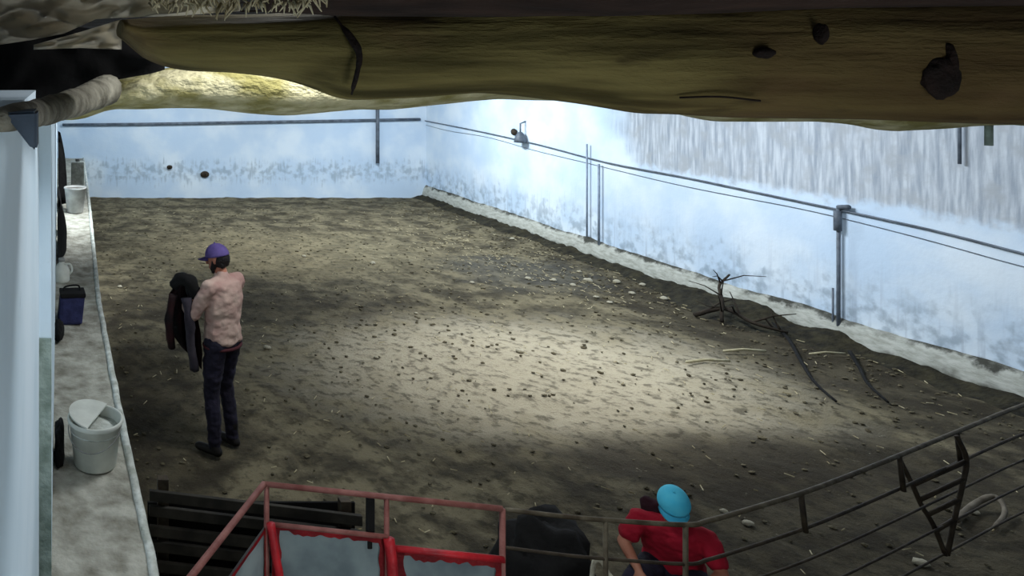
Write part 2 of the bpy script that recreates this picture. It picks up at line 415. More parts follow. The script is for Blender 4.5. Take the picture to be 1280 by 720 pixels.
def wall_post(px, y0, y1, r, label, name='wall_pole', m=M_pipe, group=None, off=.045, fit=True):
    x, D = on_right(px); bm = bmesh.new()
    z0 = H-(y1-PY)*D/F; z1 = H-(y0-PY)*D/F
    t = empty(name, (x-off, D, z0)); tag(t, label, 'pole', group)
    tube(bm, [(0, 0, 0), (0, 0, z1-z0)], r, 10); obj('shaft', bm, m, t, True)
    if fit:
        bm = bmesh.new(); tube(bm, [(-.01, 0, z1-z0-.28), (-.01, 0, z1-z0-.05)], r*2.0, 10); obj('valve_body', bm, M_pipe, t, True)
        bm = bmesh.new(); tube(bm, [(0, 0, z1-z0-.01), (-.01, -.12, z1-z0+.015)], r*1.5, 8); obj('valve_handle', bm, M_pipe, t, True)
    return t
wall_post(1053, 258, 436, .018, 'dark upright pipe with a valve on top fixed to the right wall')
wall_post(1046, 360, 430, .010, 'short thin rod beside the valve pipe on the right wall', fit=False)
wall_post(737, 180, 296, .013, 'left of two grey downpipes rising side by side on the right wall', 'downpipe', M_pipe2, fit=False)
wall_post(752, 205, 306, .017, 'right and lower of two grey downpipes side by side on the right wall', 'downpipe', M_pipe2, fit=False)
wall_post(1205, 120, 205, .014, 'short dark rod hanging below the log high on the right wall', 'hanging_rod', fit=False)
bm = bmesh.new(); tube(bm, [W(472, 110, YB-.06), W(472, 204, YB-.06)], .045, 8)
single('far_pole', bm, M_pipe, 'dark upright pipe on the far wall near the corner', 'pole')
# hanging fitting on the right wall: hook, cord, bell
p = wr_pt(657, 178, .1); t = empty('hanging_bell', p); tag(t, 'small dark bell-shaped fitting hanging high on the right wall', 'fitting')
bm = bmesh.new(); lathe(bm, [(.11, 0), (.10, .07), (.055, .17), (.03, .2)], 16); obj('bell', bm, M_pipe, t, True)
bm = bmesh.new(); tube(bm, [(0, 0, .19), (0, 0, .36), (.1, 0, .4)], .016, 6); obj('hook', bm, M_pipe, t, True)
p = wr_pt(645, 165, .04); bm = bmesh.new(); ell(bm, p, (.05, .07, .07)); single('round_knob', bm, M_dsteel, 'small dark round knob on the right wall left of the bell fitting', 'fitting')
for px, py, r, l in ((212, 209, .07, 'small dark round hook on the far wall left of the larger one'), (256, 218, .11, 'larger dark oval hook plate low on the far wall')):
    bm = bmesh.new(); c = W(px, py, YB-.03); ell(bm, c, (r, .035, r*.75))
    tube(bm, [c, c+Vector((0, -.06, .0)), c+Vector((0, -.09, .05))], .015, 6)
    single('wall_hook', bm, M_dsteel, l, 'hook')

# ------------------------------------------------------------------ timbers overhead
def log(name, prof, D, m, label, seg=28, rough=.05, depth=None, parts=None):
    """prof: (px, top py, bottom py) seen at distance D"""
    bm = bmesh.new(); rings = []
    x0, x1 = prof[0][0], prof[-1][0]; n = 170
    tp = [(a, b) for a, b, c in prof]; bp = [(a, c) for a, b, c in prof]
    for i in range(n+1):
        px = x0+(x1-x0)*i/n; sm = 12
        top = sum(interp(tp, px+k*sm) for k in (-1, 0, 1))/3; bot = sum(interp(bp, px+k*sm) for k in (-1, 0, 1))/3
        c = W(px, (top+bot)/2, D); r = (bot-top)/2*D/F; ry = depth or r
        c.y += .02*nz((px*.006, 0, 3)); ring = []
        for k in range(seg):
            t = 2*math.pi*k/seg
            q = 1+rough*nz((c.x*3, math.cos(t)*1.2, math.sin(t)*1.2))+rough*.5*nz((c.x*5, math.cos(t)*4, math.sin(t)*4))
            ring.append(bm.verts.new(c+Vector((0, -math.cos(t)*ry*q, math.sin(t)*r*q))))
        rings.append(ring)
    for a, b in zip(rings, rings[1:]):
        for k in range(seg): bm.faces.new((a[k], a[(k+1) % seg], b[(k+1) % seg], b[k]))
    bm.faces.new(rings[0]); bm.faces.new(rings[-1])
    me = bpy.data.meshes.new(name); bmesh.ops.recalc_face_normals(bm, faces=bm.faces); bm.to_mesh(me); bm.free()
    o = link(name, me, m, None, True); tag(o, label, 'log'); return o
D1 = 2.0
lg = log('roof_log', [(150, 26, 40), (165, 24, 62), (192, 22, 80), (230, 20, 88), (300, 18, 93), (350, 16, 99), (385, 12, 108), (425, 6, 123), (445, 10, 124), (480, 8, 123), (540, 6, 122), (600, 4, 118), (660, 2, 120), (720, 0, 128), (790, -2, 140), (880, -4, 146), (960, -6, 148), (1060, -6, 150), (1180, -6, 153), (1290, -6, 155), (1420, -6, 157)], D1, M_log,
         'long thick olive-brown log spanning the top of the view with knots', depth=.15)
def knot(px, py, rx, rz, name='knot'):
    bm = bmesh.new(); c = W(px, py, D1-.148)
    vs = ell(bm, (0, 0, 0), 1, None, 3)
    for v in bm.verts:
        q = v.co; s = 1+.25*nz((q.x*2+px, q.y*2, q.z*2)); v.co = Vector((q.x*rx*s, q.y*.02, q.z*rz*s))+c
    o = obj(name, bm, M_knot, lg, True); o['label'] = 'dark knot hole'; return o
knot(1176, 98, .045, .055); knot(1186, 84, .012, .06); knot(955, 66, .024, .014); knot(1026, 42, .008, .026)
bm = bmesh.new()
tube(bm, smooth_path([W(418, 20, D1-.12), W(440, 50, D1-.165), W(450, 70, D1-.172), (W(446, 95, D1-.165)), W(440, 118, D1-.12)], 5), [.003]*3+[.008]*10+[.006]*6+[.003]*2, 8, .9)
obj('crack', bm, M_knot, lg, True)
bm = bmesh.new(); tube(bm, smooth_path([W(850, 122, D1-.13), W(900, 121, D1-.14), W(950, 126, D1-.13)], 5), .003, 6); obj('crack', bm, M_knot, lg, True)

log('second_log', [(50, 124, 150), (60, 121, 150), (105, 107, 150), (130, 98, 137), (170, 92, 136), (215, 84, 136), (260, 80, 137), (320, 76, 141), (355, 75, 144), (410, 75, 142), (445, 75, 138), (500, 76, 135), (560, 78, 129), (620, 80, 124), (690, 82, 126), (760, 80, 128), (850, 78, 143), (900, 76, 152), (1000, 76, 152), (1060, 74, 156), (1100, 74, 165), (1150, 74, 160), (1215, 74, 158), (1400, 74, 160)], 2.93, M_log2,
    'pale yellowish log just behind and below the big roof log', depth=.13, rough=.09)
# short stub hanging below it at the far right
bm = bmesh.new(); tube(bm, [W(1236, 150, 2.93), W(1236, 182, 2.93)], .012, 8)
single('pale_peg', bm, M_strip, 'short pale peg hanging under the pale log at the right edge', 'peg')

# dark purlin along the very top
log('dark_purlin', [(330, -40, 16), (420, -40, 20), (520, -40, 20), (640, -40, 22), (760, -40, 20), (900, -42, 16), (1060, -44, 10), (1420, -50, 6)], 1.72, M_roof,
    'dark timber resting on top of the big log', depth=.06)

# black sheet added to keep the cavity left of the log dark
bm = bmesh.new()
def f(u, v):
    x = -20+u*226; top = interp([(-20, 30), (40, 30), (100, 34), (150, 40), (200, 55)], x)
    bot = interp([(-20, 170), (40, 128), (100, 112), (150, 99), (190, 92), (210, 86)], x)
    p = W(x, top+(bot-top)*v, 2.75+.04*nz((u*6, v*3, 0))); return p
sheet(bm, 40, 14, f, .01)
single('cavity_dark', bm, M_black, 'black sheet standing in for the dark cavity left of the big log end', 'sheet')
# dark blue-grey triangular wedge under the left end
bm = bmesh.new()
q = [W(4, 141, 1.22), W(46, 139, 1.22), W(46, 188, 1.22), W(39, 186, 1.22)]
vs = [bm.verts.new(p) for p in q]+[bm.verts.new(p+Vector((0, .08, 0))) for p in q]
for fa in ((0,1,2,3), (7,6,5,4), (0,4,5,1), (1,5,6,2), (2,6,7,3), (3,7,4,0)): bm.faces.new([vs[i] for i in fa])
bmesh.ops.bevel(bm, geom=list(bm.edges), offset=.004, segments=2, affect='EDGES')
single('corner_wedge', bm, mat('slate_blue_grey', (96, 108, 122), (70, 80, 92), 8), 'dark blue-grey triangular wedge at the top of the left wall', 'brace', smooth=False)
bm = bmesh.new(); P_ = smooth_path([W(-30, 156, 1.2), W(20, 146, 1.3), W(60, 138, 1.8), W(100, 126, 2.3), W(134, 112, 2.62)], 8)
tube(bm, P_, [.014+.042*i/(len(P_)-1) for i in range(len(P_))], 14, .12)
single('bark_pole', bm, M_bark, 'rough grey bark-covered pole at the top of the left wall under the black sheet', 'pole')
# tarpaulin crumpled along the roof edge
bm = bmesh.new()
def f(u, v):
    px = -30+u*330
    top = -60; bot = interp([(-30, 66), (0, 56), (40, 50), (80, 42), (120, 24), (160, 22), (220, 20), (300, 14)], px)
    py = top+(bot-top)*v; D = 1.75+.12*(1-v)
    w_ = abs(nz((px*.011+py*.03, py*.03-px*.01, 2)))*.16+abs(nz((px*.02, py*.05+px*.014, 7)))*.09+.008*nz((px*.09, py*.14, 3))
    return W(px, py, D+w_)
sheet(bm, 130, 60, f, .006)
single('crumpled_tarpaulin', bm, M_tarp, 'crumpled dusty grey-beige tarpaulin under the roof at the top left', 'tarpaulin')
bm = bmesh.new()
def f(u, v):
    px = 42+u*110; top = interp([(42, 56), (100, 40), (152, 24)], px); bot = interp([(42, 62), (100, 60), (152, 62)], px)
    return W(px, top+(bot-top)*v, 2.2+.08*nz((u*4, v*3, 4)))
sheet(bm, 30, 14, f, .008)
single('tarpaulin_flap', bm, M_tarp, 'pale flap of tarpaulin folded behind the log end', 'tarpaulin')
# straw fringe
bm = bmesh.new()
for i in range(170):
    px = R.uniform(185, 405); py = R.uniform(-14, 6); L_ = R.uniform(6, 22)*(1 if px > 240 else .7)
    a = R.uniform(-.9, .9); D = R.uniform(1.60, 1.66)
    p0 = W(px, py, D); p1 = W(px+a*L_, min(py+L_, 26), D-R.uniform(0, .03)); mid = (p0+p1)/2+Vector((R.uniform(-.01, .01), 0, .004))
    tube(bm, [p0, mid, p1], [.0035, .003, .0012], 4)
single('straw_fringe', bm, M_straw, 'loose pale straw sticking out above the big log at top left', 'straw', kind='stuff')

# ------------------------------------------------------------------ things on the ledge
def ledge_pt(px, py):
    D = (H-ZL)*F/(py-PY); return Vector(((px-PX)*D/F, D, ZL))
# white bucket
p = ledge_pt(119, 578); b = empty('white_bucket', p); b.scale = (1, 1, 1); tag(b, 'white plastic bucket standing on the concrete trough ledge', 'bucket')
bm = bmesh.new()
lathe(bm, [(.118, 0), (.121, .004), (.147, .235), (.156, .237), (.158, .243), (.158, .262), (.150, .264), (.144, .255), (.118, .02), (.0005, .018)], 48)
bo = obj('bucket_body', bm, M_white, b, True)
bm = bmesh.new()
pts = []
for k in range(25):
    t = math.pi*k/24; a = -.35
    x = .163*math.cos(t); y = -.16*math.sin(t); pts.append(Vector((x*math.cos(a)-y*math.sin(a)*.2, y*.98-.004, .235-.10*math.sin(t)+.02*math.cos(t))))
tube(bm, pts, .0035, 6); o_ = obj('handle', bm, M_greyp, b, True)
bm = bmesh.new(); lathe(bm, [(.1435, .19), (.1438, .196), (.135, .205), (.0005, .21)][::1], 40)
o_ = obj('feed', bm, M_lip, b, True); o_['label'] = 'pale feed inside'
bm = bmesh.new(); bm2 = bm
for k in range(1):
    # half lid resting on the far-left of the rim
    vs0 = []; vs1 = []
    for i in range(21):
        t = math.radians(60)+math.radians(190)*i/20
        vs0.append(Vector((.15*math.cos(t), .15*math.sin(t), .266+.03*(math.cos(t-math.radians(150))))))
    lo_ = [bm.verts.new(v) for v in vs0]; up = [bm.verts.new(v+Vector((0, 0, .008))) for v in vs0]
    bm.faces.new(lo_[::-1]); bm.faces.new(up)
    for i in range(21): bm.faces.new((lo_[i], lo_[(i+1) % 21], up[(i+1) % 21], up[i]))
obj('lid', bm, M_white, b)
# black lump put in for the shadow in the gap beside the bucket
def lump(name, c, r, m, label, cat, seed=0, amp=.2, sub=4, power=1, rot=None):
    bm = bmesh.new(); bmesh.ops.create_icosphere(bm, subdivisions=sub, radius=1)
    for v in bm.verts:
        q = v.co.copy()
        s = (abs(q.x)**4+abs(q.y)**4+abs(q.z)**4)**-.25 if power == 4 else 1
        q2 = q*s*(1+amp*nz((q.x*1.7+seed, q.y*1.7, q.z*1.7))+amp*.5*nz((q.x*4, q.y*4+seed, q.z*4)))
        v.co = Vector((q2.x*r[0], q2.y*r[1], q2.z*r[2]))
        if rot: v.co.rotate(rot)
    bm.transform(Matrix.Translation(Vector(c)))
    return single(name, bm, m, label, cat)
p = ledge_pt(72, 575); lump('gap_shade', (p.x+.01, p.y+.02, ZL+.09), (.028, .12, .10), M_black, 'black lump standing in for the shaded gap between white bucket and wall', 'bag', 3, .2, power=4)
# hanging black garments / tarp on left wall
def hang(name, D0, D1_, z0, z1, label, seed, thick=.05):
    bm = bmesh.new()
    def f(u, v):
        y = D0+(D1_-D0)*u; xw = -.066-(y-3.1)*.0104
        w_ = .012+thick*(.55+.45*math.sin(u*9+seed))*(.35+.65*math.sin(min(1, v*1.2)*math.pi*.6))*(1 if .02 < u < .98 else .2)
        z = z1+(z0-z1)*v+.04*nz((u*5, seed, 0))*v
        return Vector((xw+w_, y, z))
    sheet(bm, 26, 16, f, -.008)
    return single(name, bm, M_black, label, 'garment')
hang('hanging_coat', 11.3, 13.2, 1.02, 2.0, 'black coat hanging on the left wall farthest along the ledge', 1, .15)
hang('hanging_coat', 7.9, 9.9, .99, 1.55, 'long black coat hanging on the left wall just past the white jug', 4, .12)
# far grey pail
p = ledge_pt(94, 265); b = empty('grey_pail', (p.x, p.y, ZL)); tag(b, 'small grey pail near the far end of the ledge', 'bucket')
bm = bmesh.new(); lathe(bm, [(.12, 0), (.125, .01), (.165, .36), (.175, .365), (.175, .385), (.16, .385), (.12, .03), (.0005, .03)], 28); obj('pail_body', bm, M_greyp, b, True)
bm = bmesh.new(); tube(bm, [Vector((.178*math.cos(math.pi*k/12), -.1*math.sin(math.pi*k/12), .36+.03*math.sin(math.pi*k/12))) for k in range(13)], .006, 6); obj('handle', bm, M_dsteel, b, True)
p = ledge_pt(97, 236); b = empty('pale_canister', (p.x, p.y, ZL)); tag(b, 'pale square canister at the far end of the ledge', 'canister')
bm = bmesh.new(); box(bm, (-.12, -.12, 0), (.12, .12, .5), .03); obj('canister_body', bm, M_lip, b)
bm = bmesh.new(); lathe(bm, [(.04, .5), (.04, .55)], 14); obj('cap', bm, M_greyp, b)
# white jug
p = ledge_pt(77, 352); b = empty('white_jug', (p.x-.0, p.y, ZL)); tag(b, 'small white jug beside the navy bag on the ledge', 'jug')
bm = bmesh.new(); lathe(bm, [(.075, 0), (.085, .02), (.088, .12), (.06, .17), (.03, .195), (.03, .22), (.025, .22)], 24); obj('jug_body', bm, M_white, b, True)
bm = bmesh.new(); lathe(bm, [(.034, .215), (.034, .245), (.02, .25)], 16); obj('cap', bm, M_greyp, b, True)
bm = bmesh.new(); tube(bm, smooth_path([(.03, -.02, .19), (.09, -.03, .19), (.11, -.03, .13), (.08, -.02, .08)], 5), .01, 8); obj('handle', bm, M_white, b, True)
# navy bag
p = ledge_pt(88, 402); b = empty('navy_bag', (p.x+.005, p.y, ZL), math.radians(4)); tag(b, 'navy blue tool bag sitting on the ledge', 'bag')
bm = bmesh.new(); box(bm, (-.11, -.09, 0), (.11, .09, .25), .025)
for v in bm.verts:
    v.co.x += .012*nz(v.co*12); v.co.z *= 1+.08*v.co.x/.1
    v.co.x += (v.co.z-.12)*.08
obj('bag_body', bm, M_navy, b)
bm = bmesh.new(); box(bm, (-.1, -.095, .235), (.125, .095, .275), .012); obj('flap', bm, M_black, b)
bm = bmesh.new(); tube(bm, smooth_path([(-.07, 0, .265), (-.05, 0, .31), (.06, 0, .32), (.08, 0, .275)], 5), .008, 8); obj('handle', bm, M_black, b, True)
p = ledge_pt(72, 424); lump('black_boot', (p.x+.012, p.y, ZL+.075), (.045, .14, .08), M_black, 'black boot lying by the wall in front of the navy bag', 'boot', 9, .2)

# ------------------------------------------------------------------ red cattle crush
t = empty('cattle_crush', (0, 0, 0)); tag(t, 'red painted steel cattle crush with grey sheet panels at the bottom of the view', 'cattle crush')
A = W(330, 605, 2.79); B = W(628, 636, 2.65); A0 = Vector((A.x-.72, A.y-.98, A.z)); E = Vector((B.x+.08, B.y-1.1, B.z))
Mm = A.lerp(B, (487-330)/(628-330)); zt = A.z
def bar(name, pts, r, m, seg=8): bm = bmesh.new(); tube(bm, pts, r, seg); o = obj(name, bm, m, t, True); return o
bar('top_rail', [A, B], .0105, M_pinkrail); bar('top_rail', [A, A0], .0115, M_pinkrail)
bar('post', [Vector((A.x+.01, A.y, fz(A.x, A.y))), A+Vector((.01, 0, 0))], .0105, M_pinkrail)
bar('post', [Vector((Mm.x, Mm.y, .0)), Mm], .010, M_pinkrail)
bar('post', [Vector((B.x, B.y, .0)), B], .0105, M_pinkrail)
bar('post', [Vector((A0.x, A0.y, .0)), A0], .0115, M_pinkrail)
bm = bmesh.new(); k = A.lerp(B, (468-330)/298); box(bm, (k.x-.014, k.y-.0, zt-.21), (k.x+.014, k.y+.02, zt-.02), .003); o_ = obj('latch_upright', bm, M_black, t); o_['label'] = 'black latch bar'
def panel(P0, P1, ztop, zbot, worn):
    """sheet with a red frame whose inner edge is ragged paint"""
    d = (P1-P0); L_ = d.length; d.normalize(); n_ = Vector((d.y, -d.x, 0)).normalized()
    if n_.y > 0: n_ = -n_
    bm = bmesh.new()
    def sv(s, z): return Vector((P0.x, P0.y, 0))+d*s+Vector((0, 0, z))
    vs = [sv(0, zbot), sv(L_, zbot), sv(L_, ztop), sv(0, ztop)]
    vs = [bm.verts.new(p) for p in vs]; bm.faces.new(vs); bmesh.ops.solidify(bm, geom=list(bm.faces), thickness=.006)
    obj('sheet_panel', bm, M_sheet, t)
    # painted frame: strips with an irregular inner edge, 3 mm proud
    bm = bmesh.new(); N_ = 60
    def strip(fa, fb):
        r = []
        for i in range(N_+1):
            u = i/N_; a, b2 = fa(u), fb(u); r.append((bm.verts.new(a+n_*.008), bm.verts.new(b2+n_*.008)))
        for q1, q2 in zip(r, r[1:]): bm.faces.new((q1[0], q2[0], q2[1], q1[1]))
    wv = lambda u, s: worn*(1+.8*nz((u*5+s, s, 0))+.5*nz((u*17, s, 1)))
    strip(lambda u: sv(L_*u, ztop), lambda u: sv(L_*u, ztop-max(.008, wv(u, 1)*.8)))
    strip(lambda u: sv(0, ztop-(ztop-zbot)*u), lambda u: sv(max(.01, wv(u, 5))*1.2, ztop-(ztop-zbot)*u))
    strip(lambda u: sv(L_, ztop-(ztop-zbot)*u), lambda u: sv(L_-max(.01, wv(u, 9))*1.2, ztop-(ztop-zbot)*u))
    bmesh.ops.solidify(bm, geom=list(bm.faces), thickness=.004)
    obj('panel_frame', bm, M_red, t)
P0 = Vector((A.x+.03, A.y, 0)); Pm = Vector((Mm.x, Mm.y, 0)); PB = Vector((B.x, B.y, 0))
panel(P0, Pm-(Pm-P0)*.02, zt-.155, .25, .028)
panel(Pm+(PB-Pm)*.06, PB-(PB-Pm)*.01, zt-.195, .25, .035)
panel(Vector((A0.x, A0.y, 0)), Vector((A.x, A.y, 0)), zt-.165, .25, .02)
bar('frame_upright', smooth_path([Vector((Mm.x+.0, Mm.y-.02, zt-.15)), Vector((Mm.x+.01, Mm.y-.03, zt-.28)), Vector((Mm.x+.015, Mm.y-.03, zt-.6)), Vector((Mm.x+.015, Mm.y-.03, .1))], 4), .021, M_red)
bar('frame_upright', smooth_path([Vector((A.x+.02, A.y-.02, zt-.14)), Vector((A.x+.035, A.y-.03, zt-.25)), Vector((A.x+.06, A.y-.03, zt-.5)), Vector((A.x+.06, A.y-.03,   .1))], 4), .017, M_red)
bar('cross_bar', [P0+Vector((0, -.01, zt-.15)), Pm+Vector((0, -.01, zt-.15))], .009, M_pinkrail)
bar('cross_bar', [Pm+Vector((0, -.01, zt-.19)), PB+Vector((0, -.01, zt-.19))], .012, M_red)

# dark slatted hurdle between ledge and crush
t2 = empty('slatted_hurdle', (.75, 3.9, 0)); tag(t2, 'dark slatted wooden hurdle between the ledge and the red crush', 'hurdle')
for i in range(8):
    bm = bmesh.new(); z = .86-i*.095; box(bm, (-.3, -.012+.02*(i % 2), z-.028), (.85, .012+.02*(i % 2), z+.028), .004)
    for v in bm.verts: v.co.z -= .12*v.co.x
    obj('slat', bm, mat('dark_slat_wood', (58, 54, 46), (26, 24, 20), 6) if i == 0 else bpy.data.materials['dark_slat_wood'], t2)
for x in (-.22, .78):
    bm = bmesh.new(); box(bm, (x-.03, .035, 0), (x+.03, .085, .93-.12*x), .005); obj('post', bm, M_dsteel, t2)
bm = bmesh.new(); box(bm, (-.3, .09, .02), (.85, .105, .80), .003); o_ = obj('dark_backing', bm, M_black, t2)  # solid black backing for the dark opening behind the slats

# ------------------------------------------------------------------ pipe fence
ft = empty('pipe_fence', (0, 0, 0)); tag(ft, 'rusty steel pipe fence running from the red crush to the right edge', 'fence')
ZT = 1.0; SP = .19
def top_pt(px, py): D = (H-ZT)*F/(py-PY); return Vector(((px-PX)*D/F, D, ZT))
top = [top_pt(*q) for q in ((632, 637), (700, 645), (757, 650), (857, 656), (885, 651), (925, 640), (1000, 617), (1060, 595), (1120, 571), (1210, 534), (1280, 506), (1400, 466))]
tp_s = smooth_path(top, 5)
for k in range(5):
    bm = bmesh.new(); dz = -SP*k if k < 2 else -SP*1-.17*(k-1)
    tube(bm, [p+Vector((0, 0, dz)) for p in tp_s], .011 if k == 0 else .008 if k == 1 else .006, 8)
    obj('rail', bm, M_steel if k == 0 else M_dsteel, ft, True)
for i, (px, py) in enumerate(((757, 650), (857, 656), (1290, 502))):
    q = top_pt(px, py); bm = bmesh.new(); tube(bm, [Vector((q.x, q.y, fz(q.x, q.y)-.02)), Vector((q.x, q.y, ZT))], .011, 8); obj('post', bm, M_steel, ft, True)
for px, py in ((1001, 617), (1124, 570), (1196, 540)):
    q = top_pt(px, py); bm = bmesh.new(); tube(bm, [q, q+Vector((.025, -.0, -SP-.01))], .012, 8); obj('strut', bm, M_dsteel, ft, True)
# tapering ladder brace hanging on the fence
lt = empty('ladder_brace', (0, 0, 0)); tag(lt, 'dark tapering ladder-like steel brace hung on the pipe fence at right', 'ladder')
def lp(px, py, D): return W(px, py, D)
Dl = top_pt(1160, 554).y+.07
SL = [(1124, 573), (1140, 605), (1152, 632), (1166, 655), (1182, 694)]
SR = [(1196, 545), (1208, 574), (1203, 606), (1194, 645), (1184, 694)]
for nm, S in (('side_rail', SL), ('side_rail', SR)):
    bm = bmesh.new(); tube(bm, smooth_path([lp(a, b, Dl) for a, b in S], 4), .012, 8); obj(nm, bm, M_dsteel, lt, True)
for a, b in (((1141, 606), (1207, 577)), ((1149, 625), (1206, 598)), ((1158, 644), (1200, 624)), ((1168, 664), (1194, 649))):
    bm = bmesh.new(); tube(bm, [lp(*a, Dl), lp(*b, Dl)], .012, 8); obj('rung', bm, M_dsteel, lt, True)

# ------------------------------------------------------------------ floor litter
def floor_pt(px, py, dz=0):
    D = H*F/(py-PY); x = (px-PX)*D/F; return Vector((x, D, fz(x, D)+dz))
st = [(735, 351, .07), (716, 357, .05), (771, 352, .06), (660, 349, .05), (692, 352, .05), (830, 371, .06), (466, 330, .05), (334, 434, .045), (650, 441, .05), (790, 366, .05), (745, 372, .04), (640, 300, .05), (700, 312, .05), (150, 357, .04), (470, 447, .03), (1151, 703, .05), (1218, 640, .035), (935, 655, .04), (905, 640, .03), (590, 352, .04), (380, 320, .04), (520, 392, .03), (762, 378, .04), (724, 340, .04), (803, 356, .05)]
desc = ['near the wall foot', 'on the open floor']
for i, (px, py, r) in enumerate(st):
    r *= .7
    bm = bmesh.new(); bmesh.ops.create_icosphere(bm, subdivisions=2, radius=1)
    for v in bm.verts:
        q = v.co; s = 1+.35*nz((q.x*1.5+i*3, q.y*1.5, q.z*1.5)); v.co = Vector((q.x*r*1.3*s, q.y*r*s, q.z*r*.6*s))
    p = floor_pt(px, py, r*.25); bm.transform(Matrix.Translation(p))
    single('stone', bm, M_stone, 'pale stone or lump of plaster lying on the dirt floor', 'stone', group='pale stones scattered over the dirt floor')
for i, (a, b2, r, l) in enumerate((((905, 442), (957, 442), .014, 'pale wooden lath lying left of the valve pipe'), ((1012, 445), (1057, 445), .011, 'pale short lath in the dark dirt at the foot of the valve pipe'), ((858, 456), (912, 454), .014, 'pale lath on the bright dirt patch, nearest of the laths'), ((985, 478), (950, 462), .02, 'pale crooked stick on the bright dirt'))[:3]):
    bm = bmesh.new(); p0, p1 = floor_pt(*a, .03), floor_pt(*b2, .03); tube(bm, [p0, (p0+p1)/2+Vector((0, .02, .01)), p1], r, 6, flat=1)
    single('lath', bm, M_lath, l, 'lath')
def branch(name, pts, r, label, cat='branch', m=M_twig, twigs=0, seed=1):
    rr = random.Random(seed); bm = bmesh.new(); P = smooth_path(pts, 5)
    tube(bm, P, [r*(1-.5*i/len(P)) for i in range(len(P))], 7, .3)
    for i in range(twigs):
        q = P[rr.randrange(2, len(P)-1)]; e = q+Vector((rr.uniform(-.35, .35), rr.uniform(-.3, .3), rr.uniform(.02, .28)))
        tube(bm, [q, (q+e)/2+Vector((0, 0, rr.uniform(-.03, .05))), e], [r*.45, r*.3, r*.15], 5)
    return single(name, bm, m, label, cat)
branch('branch', [floor_pt(868, 395, .04), floor_pt(905, 398, .14), floor_pt(940, 412, .1), floor_pt(985, 420, .05)], .03, 'dark forked branch lying at the foot of the right wall', twigs=9)
branch('branch', [floor_pt(902, 404, .03), floor_pt(902, 398, .26), floor_pt(899, 392, .38), floor_pt(912, 390, .5)], .022, 'dark upright stick with twigs leaning by the right wall', twigs=8, seed=5)
branch('hose', [floor_pt(962, 405, .05), floor_pt(985, 425, .02), floor_pt(1002, 455, .02), floor_pt(1018, 480, .02), floor_pt(1045, 505, .02)], .02, 'dark hose snaking out from the right wall, left of the two', 'hose', M_black)
branch('hose', [floor_pt(1062, 445, .05), floor_pt(1075, 462, .02), floor_pt(1085, 482, .02), floor_pt(1110, 505, .02)], .018, 'dark hose curling on the dirt below the valve pipe', 'hose', M_black, seed=3)
branch('pale_hose', [floor_pt(1195, 655, .03), floor_pt(1222, 632, .04), floor_pt(1245, 630, .08), floor_pt(1256, 645, .04), floor_pt(1243, 665, .02)], .022, 'pale hooked hose lying on the dirt behind the fence at right', 'hose', mat('dusty_hose', (120, 112, 98), (84, 76, 64), 9))
# dirt and straw banked against the right wall
bm = bmesh.new(); rows = []
for i in range(220):
    y = 5+(YB-5)*i/219; x = wx(y); wdt = .32+.25*nz((y*.8, 0, 0))+.1*nz((y*3, 0, 0)) + (.35 if 8 < y < 10.5 else 0)*math.sin((y-8)/2.5*math.pi if 8 < y < 10.5 else 0)
    wdt = max(.12, wdt); hh = max(.03, .10+.07*nz((y*2, 5, 0))+(.06*math.sin((y-8)/2.5*math.pi) if 8 < y < 10.5 else 0))
    row = []
    for k in range(9):
        u = k/8; xx = x-.06-wdt*u
        row.append(bm.verts.new((xx, y, fz(xx, y)-.02+(hh*(1-u)**1.3+.03*nz((xx*9, y*9, 0))*(1-u)+.012*(1-u)))))
    rows.append(row)
for a, b2 in zip(rows, rows[1:]):
    for k in range(8): bm.faces.new((a[k], a[k+1], b2[k+1], b2[k]))
o_ = obj('banked_dirt', bm, mat('dark_dung', (58, 54, 38), (26, 24, 17), 9, .95, .8, 30), None, True)
tag(o_, 'dark dung and dirt banked along the foot of the right wall', 'dirt', kind='stuff')
# loose clods and straw
bm = bmesh.new()
for i in range(2600):
    y = R.uniform(4.2, 17); x = R.uniform(.5, wx(y)-.1)
    if R.random() < .35: x = wx(y)-abs(R.gauss(0, .7))-.15
    if x < .5: continue
    r = R.uniform(.006, .017)*(1.3 if R.random() < .1 else 1)
    vs = bmesh.ops.create_icosphere(bm, subdivisions=1, radius=r, matrix=Matrix.Translation((x, y, fz(x, y)))@Matrix.Diagonal((R.uniform(.8, 2), R.uniform(.8, 1.6), .6, 1)))['verts']
    for v in vs: v.co += Vector((R.uniform(-1, 1), R.uniform(-1, 1), R.uniform(-1, 1)))*r*.25
tag(obj('dung_clods', bm, M_clod), 'loose dark clods scattered over the whole dirt floor', 'dirt', kind='stuff')
bm = bmesh.new()
for i in range(900):
    y = R.uniform(4.2, 16); x = R.uniform(.6, wx(y)-.15)
    if R.random() < .4: y = R.gauss(11.3, 1.2); x = R.gauss(7.3, .7)
    if x < .6 or x > wx(y)-.1 or y > 17: continue
    a = R.uniform(0, math.pi); L_ = R.uniform(.02, .07); z = fz(x, y)+.006
    d = Vector((math.cos(a), math.sin(a), 0))*L_/2; tube(bm, [Vector((x, y, z))-d, Vector((x, y, z+.006))+d], .004, 4)
tag(obj('loose_straw', bm, M_straw), 'thin pale bits of straw strewn over the dirt', 'straw', kind='stuff')
# black tarpaulin heap behind the fence
lump('tarpaulin_heap', (2.80, 4.2, .26), (.27, .26, .30), M_black, 'black tarpaulin heap on the floor left of the person in red', 'tarpaulin', 12, .35)

